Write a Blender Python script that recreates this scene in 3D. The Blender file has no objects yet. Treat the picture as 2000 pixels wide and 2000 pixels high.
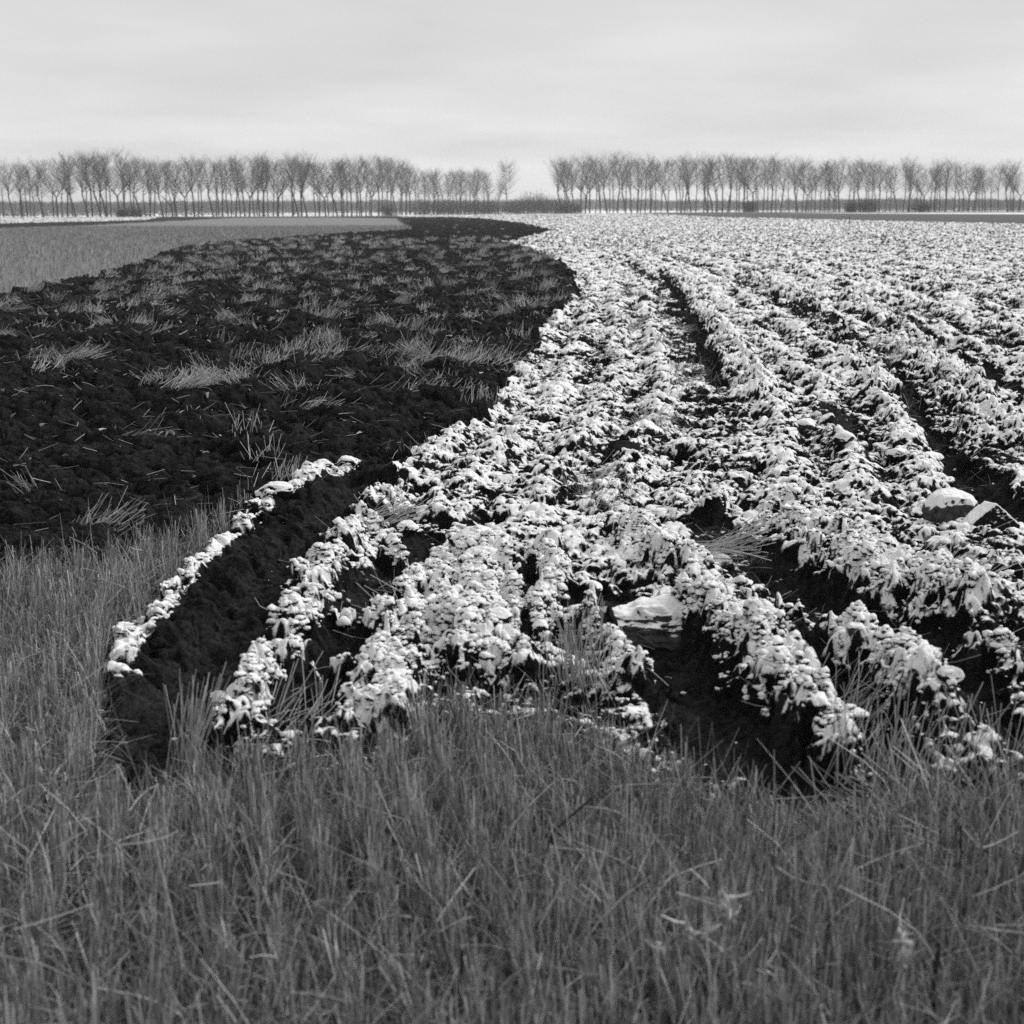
import bpy, math, random
import numpy as np
from mathutils import Matrix, Vector

SC = bpy.context.scene
COL = SC.collection
F = 2810.0                      # focal length in pixels of a 2000 px wide frame (80 mm on 6x6)
CAMZ = 1.6
PITCH = math.atan((1000 - 410) / F)
ROLL = -0.0025

# ------------------------------------------------------------------ camera
cam = bpy.data.cameras.new('camera')
camo = bpy.data.objects.new('camera', cam)
COL.objects.link(camo)
CR = Matrix.Rotation(math.pi / 2 - PITCH, 3, 'X') @ Matrix.Rotation(ROLL, 3, 'Z')
camo.matrix_world = Matrix.Translation((0, 0, CAMZ)) @ CR.to_4x4()
cam.sensor_width = 57.0
cam.sensor_height = 57.0
cam.lens = 57.0 * F / 2000.0
cam.clip_start = 0.1
cam.clip_end = 9000
cam.dof.use_dof = True
cam.dof.focus_distance = 9.0
cam.dof.aperture_fstop = 7.0
SC.camera = camo
SC.render.resolution_x = 1024
SC.render.resolution_y = 1024

# ------------------------------------------------------------------ world: overcast, black and white film
SUN_EL, SUN_AZ = math.radians(38), math.radians(60)
w = bpy.data.worlds.new('World')
SC.world = w
w.use_nodes = True
nt = w.node_tree
nt.nodes.clear()
N = nt.nodes.new
L = nt.links.new
out = N('ShaderNodeOutputWorld')
bg = N('ShaderNodeBackground')
sky = N('ShaderNodeTexSky')
sky.sky_type = 'NISHITA'
sky.sun_disc = False
sky.sun_elevation = SUN_EL
sky.sun_rotation = SUN_AZ
sky.air_density = 1.0
sky.dust_density = 5.0
bw = N('ShaderNodeRGBToBW')
L(sky.outputs[0], bw.inputs[0])
tc = N('ShaderNodeTexCoord')
sep = N('ShaderNodeSeparateXYZ')
L(tc.outputs['Generated'], sep.inputs[0])
# project the direction on a cloud deck: (x, y) / (z + k), long flat streaks near the horizon
def wmath(op, a, b=None, c=None):
    m = N('ShaderNodeMath'); m.operation = op
    for i, v in enumerate((a, b, c)):
        if v is None: continue
        if isinstance(v, (int, float)): m.inputs[i].default_value = v
        else: L(v, m.inputs[i])
    return m.outputs[0]
zz = wmath('ADD', wmath('MAXIMUM', sep.outputs[2], 0.0), 0.10)
cx = wmath('DIVIDE', sep.outputs[0], zz)
cy = wmath('DIVIDE', sep.outputs[1], zz)
comb = N('ShaderNodeCombineXYZ')
L(cx, comb.inputs[0]); L(cy, comb.inputs[1])
n1 = N('ShaderNodeTexNoise'); n1.inputs['Scale'].default_value = 0.6; n1.inputs['Detail'].default_value = 5; n1.inputs['Roughness'].default_value = 0.5
L(comb.outputs[0], n1.inputs['Vector'])
mr = N('ShaderNodeMapRange')
mr.inputs['From Min'].default_value = 0.3; mr.inputs['From Max'].default_value = 0.7
mr.inputs['To Min'].default_value = 5.5; mr.inputs['To Max'].default_value = 7.3
L(n1.outputs['Fac'], mr.inputs['Value'])
# brighter towards the horizon, greyer overhead in the view
grad = N('ShaderNodeMapRange')
grad.inputs['From Min'].default_value = 0.0; grad.inputs['From Max'].default_value = 0.24
grad.inputs['To Min'].default_value = 1.13; grad.inputs['To Max'].default_value = 0.77
L(sep.outputs[2], grad.inputs['Value'])
cloud = wmath('MULTIPLY', mr.outputs[0], grad.outputs[0])
mixv = N('ShaderNodeMix'); mixv.data_type = 'FLOAT'
mixv.inputs[0].default_value = 0.90
L(bw.outputs[0], mixv.inputs[2]); L(cloud, mixv.inputs[3])
L(mixv.outputs[0], bg.inputs['Color'])
bg.inputs['Strength'].default_value = 0.095
L(bg.outputs[0], out.inputs['Surface'])

# ------------------------------------------------------------------ sun behind thick cloud
sl = bpy.data.lights.new('sun', 'SUN')
sl.energy = 2.4
sl.angle = math.radians(32)
sl.color = (1, 1, 1)
so = bpy.data.objects.new('sun', sl)
COL.objects.link(so)
sd = Vector((math.sin(SUN_AZ) * math.cos(SUN_EL), math.cos(SUN_AZ) * math.cos(SUN_EL), math.sin(SUN_EL)))
so.rotation_euler = sd.to_track_quat('Z', 'Y').to_euler()

SC.view_settings.view_transform = 'Standard'
SC.view_settings.look = 'None'
SC.view_settings.exposure = 0.38
SC.view_settings.gamma = 1.0
SC.render.engine = 'CYCLES'
SC.cycles.max_bounces = 5
SC.cycles.diffuse_bounces = 3
SC.cycles.volume_bounces = 1
SC.cycles.sample_clamp_indirect = 0.8
SC.cycles.use_denoising = False
SC.cycles.use_adaptive_sampling = False

# ------------------------------------------------------------------ numbers and noise
rng = np.random.default_rng(7)
random.seed(7)
CRn = np.array(CR)


def sstep(a, b, x):
    t = np.clip((x - a) / (b - a), 0, 1)
    return t * t * (3 - 2 * t)


def macro(X, Y):
    # the land rises slightly on the far right
    return 0.8 * sstep(100, 420, Y) * sstep(-20, 60, X)


def ground_point(x, y, z0=0.0):
    """where a line of sight (x, y in a 2000 px frame) meets the land"""
    d = CRn @ np.array([(x - 1000) / F, -(y - 1000) / F, -1.0])
    z = z0
    for _ in range(12):
        t = (z - CAMZ) / min(d[2], -1e-4)
        X, Y = d[0] * t, d[1] * t
        z = 0.5 * z + 0.5 * (z0 + float(macro(X, Y)))
    return X, Y


K = 2000 / 1932.0


def gp(pts, k=K):
    return np.array([ground_point(a * k, b * k) for a, b in pts])


def ihash(ix, iy, seed):
    h = (ix.astype(np.uint32) * np.uint32(374761393) + iy.astype(np.uint32) * np.uint32(668265263) + np.uint32(seed * 2246822519 & 0xffffffff))
    h ^= h >> np.uint32(13)
    h *= np.uint32(1274126177)
    h ^= h >> np.uint32(16)
    return h


def rnd(ix, iy, seed):
    return (ihash(ix, iy, seed) & np.uint32(0xffffff)).astype(np.float32) / np.float32(16777216)


def perlin(X, Y, s, seed):
    x = X / s; y = Y / s
    ix = np.floor(x).astype(np.int32); iy = np.floor(y).astype(np.int32)
    fx = (x - ix).astype(np.float32); fy = (y - iy).astype(np.float32)
    u = fx * fx * fx * (fx * (fx * 6 - 15) + 10); v = fy * fy * fy * (fy * (fy * 6 - 15) + 10)
    def g(dx, dy):
        a = rnd(ix + dx, iy + dy, seed) * np.float32(6.2831853)
        return np.cos(a) * (fx - dx) + np.sin(a) * (fy - dy)
    a = g(0, 0); b = g(1, 0); c = g(0, 1); d = g(1, 1)
    return ((a + (b - a) * u) * (1 - v) + (c + (d - c) * u) * v) * 1.5   # about -1..1


def blobs(X, Y, cell, seed, presence=0.8):
    """packed domes: the tops of clods with sharp creases between them (0..1)"""
    x = X / cell; y = Y / cell
    ix = np.floor(x).astype(np.int32); iy = np.floor(y).astype(np.int32)
    best = np.zeros(x.shape, np.float32)
    for dx in (-1, 0, 1):
        for dy in (-1, 0, 1):
            jx = ix + dx; jy = iy + dy
            px = jx + rnd(jx, jy, seed); py = jy + rnd(jx, jy, seed + 1)
            r = 0.42 + 0.5 * rnd(jx, jy, seed + 2)
            r = np.where(rnd(jx, jy, seed + 3) < presence, r, 0.05)
            d2 = ((x - px) ** 2 + (y - py) ** 2) / (r * r)
            best = np.maximum(best, np.sqrt(np.maximum(0, 1 - d2)).astype(np.float32) * r * 1.1)
    return best


def seg_dist(X, Y, pts, closed=False):
    n = len(pts)
    best = np.full(X.shape, 1e9, np.float32)
    for i in range(n if closed else n - 1):
        ax, ay = pts[i]; bx, by = pts[(i + 1) % n]
        vx, vy = bx - ax, by - ay
        L2 = vx * vx + vy * vy + 1e-12
        t = np.clip(((X - ax) * vx + (Y - ay) * vy) / L2, 0, 1)
        best = np.minimum(best, (X - ax - t * vx) ** 2 + (Y - ay - t * vy) ** 2)
    return np.sqrt(best)


def inside(X, Y, pts):
    r = np.zeros(X.shape, bool)
    n = len(pts)
    for i in range(n):
        ax, ay = pts[i]; bx, by = pts[(i + 1) % n]
        if ay == by: continue
        r ^= ((ay > Y) != (by > Y)) & (X < (bx - ax) * (Y - ay) / (by - ay) + ax)
    return r


# ------------------------------------------------------------------ layout of the fields (traced on the land)
P_DARK = gp([(-500, 720), (-100, 600), (16, 575), (150, 545), (260, 510), (330, 480), (440, 462), (600, 450), (775, 438), (785, 433), (768, 425), (752, 414.5),
             (775, 411.5), (830, 411), (900, 413), (980, 424), (1035, 438), (1000, 448), (938, 462), (1000, 480), (1050, 505), (1082, 535), (1080, 560),
             (1050, 610), (1005, 670), (960, 740), (920, 790), (870, 825), (800, 875), (740, 920), (700, 965), (640, 1010), (600, 1060),
             (560, 1110), (520, 1180), (490, 1270), (430, 1380), (380, 1420), (335, 1450), (320, 1520), (270, 1545), (215, 1500), (210, 1430), (205, 1350),
             (200, 1300), (225, 1240), (290, 1175), (370, 1080), (430, 1020), (470, 955), (460, 1000), (330, 1050), (200, 1085), (100, 1105), (16, 1120), (-500, 1190)])
P_SNOW = gp([(375, 1455), (430, 1480), (520, 1490), (600, 1470), (690, 1475), (760, 1430), (860, 1390), (960, 1400), (1060, 1375), (1150, 1420), (1230, 1485),
             (1330, 1530), (1450, 1570), (1560, 1610), (1640, 1570), (1700, 1510), (1820, 1500), (1960, 1530), (2500, 1500), (3200, 900), (2700, 500),
             (1930, 424), (1700, 419), (1500, 413.5), (1361, 410.5), (1180, 402.8), (960, 403.5), (790, 406.5), (752, 410),
             (775, 411.6), (830, 411.2), (900, 413), (980, 424), (1035, 438), (1000, 448), (938, 462), (1000, 480), (1050, 505), (1082, 535), (1080, 560),
             (1050, 610), (1005, 670), (960, 740), (920, 790), (870, 825), (800, 875), (740, 920), (700, 965), (640, 1010), (600, 1060),
             (560, 1110), (520, 1180), (490, 1270), (430, 1380)])
P_STRIP = gp([(-400, 426), (-50, 426), (313, 424.5), (300, 428), (285, 431), (180, 434), (0, 438.5), (-400, 446)], 1)
P_FARDARK = gp([(-400, 446), (0, 438.5), (180, 434), (285, 431), (300, 428), (313, 424.8), (400, 425.5), (455, 426), (400, 429), (300, 434), (150, 442), (0, 447), (-400, 458)], 1)
P_FARDARK2 = gp([(650, 424), (720, 422.5), (790, 424), (800, 428), (760, 427)], 1)
P_RIGHT = gp([(1240, 417.0), (1310, 415.9), (1550, 416.6), (1900, 418), (2500, 420.5), (2500, 455), (1983, 439.3), (1800, 435), (1554, 429.3), (1409, 425), (1300, 419)], 1)

FURROWS = [  # (points, half width m, depth m)
    ([(690, 935), (640, 975), (590, 1020), (545, 1080), (480, 1170), (400, 1270), (340, 1350), (290, 1440), (265, 1510)], .18, .12),
    ([(800, 1040), (720, 1100), (670, 1160), (645, 1250), (600, 1330), (560, 1385)], .11, .08),
    ([(1190, 1175), (1230, 1230), (1280, 1310), (1340, 1390), (1430, 1470), (1530, 1560)], .15, .11),
    ([(1330, 1010), (1370, 1050), (1440, 1090), (1560, 1150), (1700, 1205), (1850, 1250), (1990, 1290)], .15, .10),
    ([(1500, 1190), (1560, 1270), (1620, 1370), (1700, 1490), (1800, 1520)], .08, .08),
    ([(1800, 1300), (1840, 1390), (1940, 1450)], .10, .08),
    ([(1840, 900), (1880, 960), (1950, 1010)], .12, .10),
    ([(1240, 515), (1275, 560), (1305, 620), (1335, 680), (1350, 735)], .10, .10),
    ([(1490, 580), (1560, 610), (1640, 670), (1700, 720), (1735, 790), (1790, 870), (1850, 950)], .085, .09),
    ([(1700, 610), (1800, 680), (1940, 760)], .09, .09),
    ([(1560, 780), (1620, 850)], .12, .06),
    ([(640, 1010), (760, 1000)], .05, .04),
    ([(990, 1100), (1005, 1160), (995, 1250)], .035, .05),
    ([(1075, 1160), (1110, 1190), (1150, 1150)], .05, .05),
]
RIDGES = [  # (points, half width, height)
    ([(665, 902), (640, 912), (600, 928), (560, 945), (515, 962), (470, 1000), (440, 1035), (390, 1085), (330, 1140), (290, 1190), (250, 1240), (232, 1290), (222, 1325)], .065, .055),
    ([(720, 975), (640, 1020), (590, 1080), (560, 1150), (545, 1220), (510, 1290), (460, 1355), (440, 1395)], .16, .07),
    ([(870, 1070), (800, 1190), (760, 1270), (712, 1390)], .12, .07),
    ([(890, 1080), (915, 1130), (925, 1180), (915, 1260)], .19, .09),
    ([(790, 1270), (860, 1240), (960, 1290)], .10, .05),
    ([(1030, 1080), (1040, 1150), (1020, 1200)], .07, .05),
    ([(1130, 1215), (1165, 1270), (1205, 1330)], .07, .08),
    ([(1345, 1200), (1420, 1265), (1480, 1340), (1530, 1400), (1560, 1450)], .13, .11),
    ([(1560, 1395), (1625, 1415)], .05, .05),
    ([(1650, 1290), (1720, 1330), (1785, 1400)], .14, .10),
    ([(1480, 990), (1560, 1060), (1660, 1130)], .16, .09),
    ([(1640, 1080), (1740, 1120), (1820, 1180)], .14, .08),
    ([(1850, 1285), (1915, 1300), (2000, 1330)], .09, .08),
    ([(1490, 1215), (1560, 1205), (1640, 1235)], .06, .04),
    ([(1190, 1040), (1240, 1090), (1330, 1120)], .12, .06),
    ([(1270, 520), (1310, 590), (1370, 680), (1420, 760)], .22, .04),
    ([(1400, 510), (1520, 590), (1620, 680), (1680, 760)], .22, .04),
    ([(1600, 560), (1700, 640), (1800, 740), (1880, 850)], .22, .04),
]
FURROWS = [(gp(p), r, d * .62) for p, r, d in FURROWS]
RIDGES = [(gp(p), r, d) for p, r, d in RIDGES]
CLUMPS = [(gp(p), r, d) for p, r, d in [
    ([(735, 1075), (765, 1085)], .045, .04), ([(640, 1205), (665, 1195)], .04, .035), ([(700, 1185), (760, 1175), (775, 1150)], .05, .05),
    ([(690, 1235), (725, 1215), (740, 1265)], .05, .05), ([(640, 1330), (665, 1300)], .035, .03), ([(590, 1305), (600, 1290)], .03, .03),
    ([(740, 1135), (755, 1140)], .025, .025), ([(1285, 1185), (1310, 1215)], .04, .04), ([(1300, 1225), (1345, 1210)], .03, .03),
    ([(1000, 1180), (1030, 1250)], .045, .03), ([(1390, 1145), (1420, 1170)], .05, .04), ([(1470, 1165), (1500, 1180)], .035, .03),
    ([(1560, 1195), (1580, 1190)], .03, .03), ([(1620, 1215), (1640, 1245)], .05, .04), ([(1210, 1330), (1225, 1310)], .03, .03),
    ([(1330, 1000), (1365, 990)], .06, .04), 
    ([(1570, 1275), (1610, 1300)], .04, .04), ([(1590, 1235), (1640, 1210)], .04, .04)]]
RX = np.array([-1.1, -.9, -.85, -.74, -.55, -.26, 0, .66, 1.35, 1.6, 1.9, 4., 20.])
RY = np.array([3.0, 4.4, 7., 8.1, 9.1, 10.7, 12.6, 21, 32, 45, 65, 97, 300.])


def row_u(X, Y):
    return (X - np.interp(Y, RY, RX)) / 1.8


# zones: 0 stubble near, 1 dark ploughed, 2 snowy ploughed, 3 stubble far, 4 snow strip, 5 far dark strip, 6 right grey field, 7 snowy land, 8 tree strip
def zones(X, Y, jitter=True):
    X = X.astype(np.float64); Y = Y.astype(np.float64)
    if jitter:
        amp = 0.035 + 0.0022 * Y
        X0, Y0 = X, Y
        n_ = perlin(X0, Y0, .35, 301) + .6 * perlin(X0, Y0, .11, 303)
        m_ = perlin(X0, Y0, .35, 302) + .6 * perlin(X0, Y0, .11, 304)
        X = X0 + n_ * amp; Y = Y0 + m_ * amp * 1.3
        X = X + .16 * perlin(X0, Y0, 1.3, 305) * sstep(7, 12, Y0)
    z = np.where(Y > 14, 3, 0).astype(np.int8)
    tree = 300.0
    z[(Y > 305) & (X < 20)] = 8
    z[(Y > 230) & (X >= 20)] = 7
    z[(Y > 345)] = 8
    z[(Y > 420)] = 7
    z[inside(X, Y, P_STRIP)] = 4
    z[inside(X, Y, P_FARDARK)] = 5
    z[inside(X, Y, P_FARDARK2)] = 5
    z[inside(X, Y, P_RIGHT)] = 6
    z[inside(X, Y, P_SNOW)] = 2
    z[inside(X, Y, P_DARK)] = 1
    return z


def line_fields(X, Y):
    fur = np.zeros(X.shape, np.float32); dep = fur.copy(); rid = fur.copy(); hei = fur.copy()
    far = sstep(8, 14, Y)
    wob = perlin(X, Y, .25, 77) * (.35 + .3 * far) + perlin(X, Y, .09, 78) * .25 + far * .55 * np.abs(perlin(X, Y, .5, 79))
    for p, r, d in FURROWS:
        lo = p.min(0) - 3 * r - .3; hi = p.max(0) + 3 * r + .3
        m = (X > lo[0]) & (X < hi[0]) & (Y > lo[1]) & (Y < hi[1])
        if not m.any(): continue
        q = seg_dist(X[m], Y[m], p) / r + wob[m]
        f = (1 - sstep(.55, 1.25, q)).astype(np.float32)
        fur[m] = np.maximum(fur[m], f); dep[m] = np.maximum(dep[m], f * d)
    for p, r, d in RIDGES:
        lo = p.min(0) - 3 * r - .3; hi = p.max(0) + 3 * r + .3
        m = (X > lo[0]) & (X < hi[0]) & (Y > lo[1]) & (Y < hi[1])
        if not m.any(): continue
        q = seg_dist(X[m], Y[m], p) / r + wob[m]
        f = (1 - sstep(.6, 1.35, q)).astype(np.float32)
        g = (1 - sstep(.1, 1.5, q)).astype(np.float32)
        rid[m] = np.maximum(rid[m], f); hei[m] = np.maximum(hei[m], g * d * .75)
    for p, r, d in CLUMPS:
        lo = p.min(0) - 3 * r - .3; hi = p.max(0) + 3 * r + .3
        m = (X > lo[0]) & (X < hi[0]) & (Y > lo[1]) & (Y < hi[1])
        if not m.any(): continue
        q = seg_dist(X[m], Y[m], p) / r + wob[m] * 1.3
        f = (1 - sstep(.4, 1.3, q)).astype(np.float32)
        rid[m] = np.maximum(rid[m], f); hei[m] += f * d * .8; fur[m] *= 1 - f; dep[m] *= 1 - .5 * f
    return fur, dep, rid, hei


def terrain(X, Y, full=False):
    X = X.astype(np.float64); Y = Y.astype(np.float64)
    z = zones(X, Y)
    wx = X + .05 * perlin(X, Y, .22, 11) + .018 * perlin(X, Y, .07, 12)
    wy = Y + .05 * perlin(X, Y, .22, 13) + .018 * perlin(X, Y, .07, 14)
    b1 = blobs(wx, wy, .34, 21, .7)
    b2 = blobs(wx, wy, .15, 31, .8)
    b3 = blobs(wx, wy, .068, 41, .85)
    b4 = blobs(X + .01 * perlin(X, Y, .03, 15), Y, .032, 51, .9)
    p1 = perlin(X, Y, .9, 61)
    p2 = perlin(X, Y, .3, 62)
    fur, dep, rid, hei = line_fields(X, Y)
    u = row_u(X, Y)
    un = u + .05 * perlin(X, Y, 1.1, 63)
    fr = np.abs(un - np.round(un)) * 1.8
    genfur = (1 - sstep(.05, .22, fr + .06 * p2)) * sstep(7, 10, Y) * sstep(.4, .9, u) * (1 - sstep(35, 65, Y))
    sub = np.cos(un * 4 * 2 * np.pi) * (1 - .8 * sstep(30, 60, Y))
    patch = perlin(X, Y, .55, 64) + .5 * perlin(X, Y, .2, 65)
    fine = b2 * .5 + b3 * .35 + b4 * .2
    farx = sstep(9, 24, Y)
    # ---- snowy ploughed land
    rough = .075 * b1 + .055 * b2 + .034 * b3 + .016 * b4
    hW = rough + .05 * b1 * sstep(9, 20, Y) + (.045 - .015 * farx) * sub * sstep(6, 9, Y) + .03 * p1 + .02 * p2 - .08 * genfur - .03
    hW = hW + hei - dep + fur * (.015 - .35 * (rough - .03)) + rid * (.030 * b3 + .03 * b2 + .018 * b4)
    # ---- dark ploughed land
    hD = .16 * b1 * sstep(6.5, 11, Y) + .08 * b2 + .03 * b3 + .016 * b4 + .04 * p1 * sstep(6, 12, Y) + .025 * p2 - .01
    hD = hD + .14 * perlin(X, Y, 2.2, 70) * sstep(50, 90, Y) + .05 * sstep(10, 25, Y) + hei - dep + fur * (.01 - .35 * (.04 * b2 + .03 * b3))
    hS = .012 * b3 + .02 * p1 + .012 * p2 + hei * .9
    h = hS
    h = np.where(z == 2, hW, h)
    h = np.where(z == 1, hD, h)
    h = np.where((z == 3), .01 * p1 + .008 * p2, h)
    h = np.where((z == 4) | (z == 5), .10 * b1 + .10 * p1 * sstep(60, 100, Y) + .05, h)
    h = np.where((z >= 6), .0 * h, h)
    h = h + macro(X, Y)
    if not full:
        return h, z
    # snow lying on the tops
    farx = sstep(9, 24, Y)
    cov = .51 - .04 * farx - .20 * sstep(20, 70, Y) - .40 * (1 - sstep(4.7, 5.7, Y)) * (1 - rid) + .36 * rid * (1 - .8 * farx) - (1.25 - .5 * sstep(.1, .5, patch)) * fur + .26 * patch * (1 - rid) - .42 * genfur + (.15 - .07 * farx) * sub * sstep(6, 9, Y)
    cov = cov + 1.0 * (fine - .42) + farx * (.30 * perlin(wx, wy * .8, .17, 605) + .25 * perlin(wx, wy * .7, .42, 606) - .03)
    sp = perlin(X, Y, .05, 66) * .32 + perlin(X, Y, .024, 67) * .32 + perlin(X, Y, .013, 69) * .2
    snW = cov + sp * (1.25 + .5 * rid)
    left_ridge = rid * (z != 2)
    near = sstep(1.02, 1.3, 0 * X + 2) * 0
    snD = -1 - .9 * np.maximum(0, perlin(X, Y, .17, 902)) + 1.8 * left_ridge * (Y < 9.2) * (X < 0) * (1 - fur) + .9 * (fine - .42) + sp
    snS = -1 + 1.7 * left_ridge + .9 * (fine - .42) + sp
    s = np.where(z == 2, snW, -1)
    s = np.where(z == 1, snD, s)
    s = np.where(z == 0, snS, s)
    s = np.where((z == 4), .5 + sp, s)
    s = np.where((z == 7), .9 + .5 * perlin(X, Y, 14, 68), s)
    tone = np.choose(z.astype(int), [.045, .0112, .0098, .175, .04, .03, .085, .2, .11]).astype(np.float32)
    var = np.where(z == 1, 1 + .3 * p2 + .25 * patch + 1.5 * (fine - .40), 1 + .25 * p2)
    var = np.where((fur > .6), 2.5 + .9 * patch, var)
    tone = tone * np.clip(var, .5, 2)
    return h, z, s.astype(np.float32), tone, fur


# ------------------------------------------------------------------ object helpers
def tag(o, label=None, cat=None, group=None, kind=None):
    if label: o['label'] = label
    if cat: o['category'] = cat
    if group: o['group'] = group
    if kind: o['kind'] = kind
    return o


def np_mesh(name, V, Fc, attrs=None, smooth=False):
    """V (n,3), Fc (m,k) with one k, attrs {name: per-vertex floats}"""
    me = bpy.data.meshes.new(name)
    k = Fc.shape[1]
    me.vertices.add(len(V)); me.loops.add(len(Fc) * k); me.polygons.add(len(Fc))
    me.vertices.foreach_set('co', np.ascontiguousarray(V, np.float32).ravel())
    me.loops.foreach_set('vertex_index', np.ascontiguousarray(Fc, np.int32).ravel())
    me.polygons.foreach_set('loop_start', np.arange(0, len(Fc) * k, k, dtype=np.int32))
    me.polygons.foreach_set('loop_total', np.full(len(Fc), k, np.int32))
    if attrs:
        for a, v in attrs.items():
            at = me.attributes.new(a, 'FLOAT', 'POINT')
            at.data.foreach_set('value', np.ascontiguousarray(v, np.float32))
    me.update(calc_edges=True)
    me.polygons.foreach_set('use_smooth', np.full(len(Fc), smooth, bool))
    return me


def link(name, me, mat, parent=None):
    o = bpy.data.objects.new(name, me)
    COL.objects.link(o)
    if mat and not me.materials: me.materials.append(mat)
    if parent: o.parent = parent
    return o


def newmat(name):
    m = bpy.data.materials.new(name)
    m.use_nodes = True
    t = m.node_tree
    t.nodes.clear()
    o = t.nodes.new('ShaderNodeOutputMaterial')
    b = t.nodes.new('ShaderNodeBsdfPrincipled')
    b.inputs['Roughness'].default_value = .95
    b.inputs['Specular IOR Level'].default_value = .12
    t.links.new(b.outputs[0], o.inputs[0])
    return m, t, b


def nmath(t, op, a, b=None):
    m = t.nodes.new('ShaderNodeMath'); m.operation = op
    for i, v in enumerate((a, b)):
        if v is None: continue
        if isinstance(v, (int, float)): m.inputs[i].default_value = v
        else: t.links.new(v, m.inputs[i])
    return m.outputs[0]


def nnoise(t, scale, detail=3, vec=None, rough=.55):
    n = t.nodes.new('ShaderNodeTexNoise')
    n.inputs['Scale'].default_value = scale; n.inputs['Detail'].default_value = detail; n.inputs['Roughness'].default_value = rough
    c = t.nodes.new('ShaderNodeTexCoord')
    t.links.new(vec if vec else c.outputs['Object'], n.inputs['Vector'])
    return n.outputs['Fac']


def nrange(t, v, a, b, c=0., d=1., smooth=False):
    m = t.nodes.new('ShaderNodeMapRange')
    if smooth: m.interpolation_type = 'SMOOTHSTEP'
    for i, x in zip((1, 2, 3, 4), (a, b, c, d)): m.inputs[i].default_value = x
    t.links.new(v, m.inputs[0])
    return m.outputs[0]


def mixf(t, f, a, b):
    m = t.nodes.new('ShaderNodeMix'); m.data_type = 'FLOAT'
    for i, v in zip((0, 2, 3), (f, a, b)):
        if isinstance(v, (int, float)): m.inputs[i].default_value = v
        else: t.links.new(v, m.inputs[i])
    return m.outputs[0]


def attr(t, name):
    a = t.nodes.new('ShaderNodeAttribute'); a.attribute_name = name
    return a.outputs['Fac']


def bump(t, b, h, dist, strength=1.):
    n = t.nodes.new('ShaderNodeBump')
    n.inputs['Distance'].default_value = dist; n.inputs['Strength'].default_value = strength
    t.links.new(h, n.inputs['Height']); t.links.new(n.outputs[0], b.inputs['Normal'])


# soil with snow where the land's own 'snow' value says it lies
M_GROUND, t, b = newmat('soil_and_snow')
b.inputs['Specular IOR Level'].default_value = .03
fn = nnoise(t, 95, 4, rough=.65)
sn = nmath(t, 'ADD', attr(t, 'snow'), nmath(t, 'MULTIPLY', nmath(t, 'SUBTRACT', fn, .5), .85))
mask = nrange(t, sn, .27, .68, smooth=True)
soil = nmath(t, 'MULTIPLY', attr(t, 'tone'), nmath(t, 'MULTIPLY', nrange(t, nnoise(t, 60, 5, rough=.75), .33, .70, .2, 2.6), nrange(t, nnoise(t, 13, 3), .3, .7, .6, 1.4)))
snowc = nrange(t, nnoise(t, 28, 4), .35, .65, .80, .93)
t.links.new(mixf(t, mask, soil, snowc), b.inputs['Base Color'])
bump(t, b, nmath(t, 'ADD', nmath(t, 'MULTIPLY', nnoise(t, 90, 5, rough=.7), nrange(t, mask, 0., 1., 1., .35)), nmath(t, 'MULTIPLY', mask, .35)), .02, 1.)

# clods: snow on whatever faces up
def clod_mat(name, tone, lo, hi, amt, sc=60.):
    m, t, b = newmat(name)
    g = t.nodes.new('ShaderNodeNewGeometry'); s = t.nodes.new('ShaderNodeSeparateXYZ')
    t.links.new(g.outputs['Normal'], s.inputs[0])
    n = nnoise(t, sc, 4)
    f = nrange(t, nmath(t, 'ADD', s.outputs[2], nmath(t, 'MULTIPLY', nmath(t, 'SUBTRACT', n, .5), amt)), lo, hi, smooth=True)
    c = nmath(t, 'MULTIPLY', nrange(t, nnoise(t, 30, 5, rough=.7), .3, .7, .55, 1.5), tone)
    t.links.new(mixf(t, f, c, nrange(t, nnoise(t, 25, 3), .35, .65, .8, .93)), b.inputs['Base Color'])
    bump(t, b, nnoise(t, 70, 5, rough=.7), .008, .7)
    return m
M_CRUMB = clod_mat('snowy_crumb', .012, -.2, .12, 2.0, 95)
M_CLOD = clod_mat('snowy_clod', .012, .12, .22, .8, 34)
M_CLAY = clod_mat('snowy_clay_slab', .055, .72, .80, .22, 9)
def crack(m):
    t = m.node_tree; b = [n for n in t.nodes if n.type == 'BSDF_PRINCIPLED'][0]
    v = t.nodes.new('ShaderNodeTexVoronoi'); v.feature = 'DISTANCE_TO_EDGE'; v.inputs['Scale'].default_value = 9
    c = t.nodes.new('ShaderNodeTexCoord'); nn = t.nodes.new('ShaderNodeTexNoise'); nn.inputs['Scale'].default_value = 14
    mx = t.nodes.new('ShaderNodeMix'); mx.data_type = 'VECTOR'; mx.inputs[0].default_value = .12
    t.links.new(c.outputs['Object'], nn.inputs['Vector']); t.links.new(c.outputs['Object'], mx.inputs[4]); t.links.new(nn.outputs['Color'], mx.inputs[5])
    t.links.new(mx.outputs[1], v.inputs['Vector'])
    f = nrange(t, v.outputs['Distance'], .0, .035)
    mx2 = b.inputs['Base Color'].links[0].from_node
    src = mx2.inputs[2].links[0].from_socket
    t.links.new(nmath(t, 'MULTIPLY', src, nmath(t, 'ADD', nmath(t, 'MULTIPLY', f, .65), .35)), mx2.inputs[2])
crack(M_CLAY)
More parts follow.
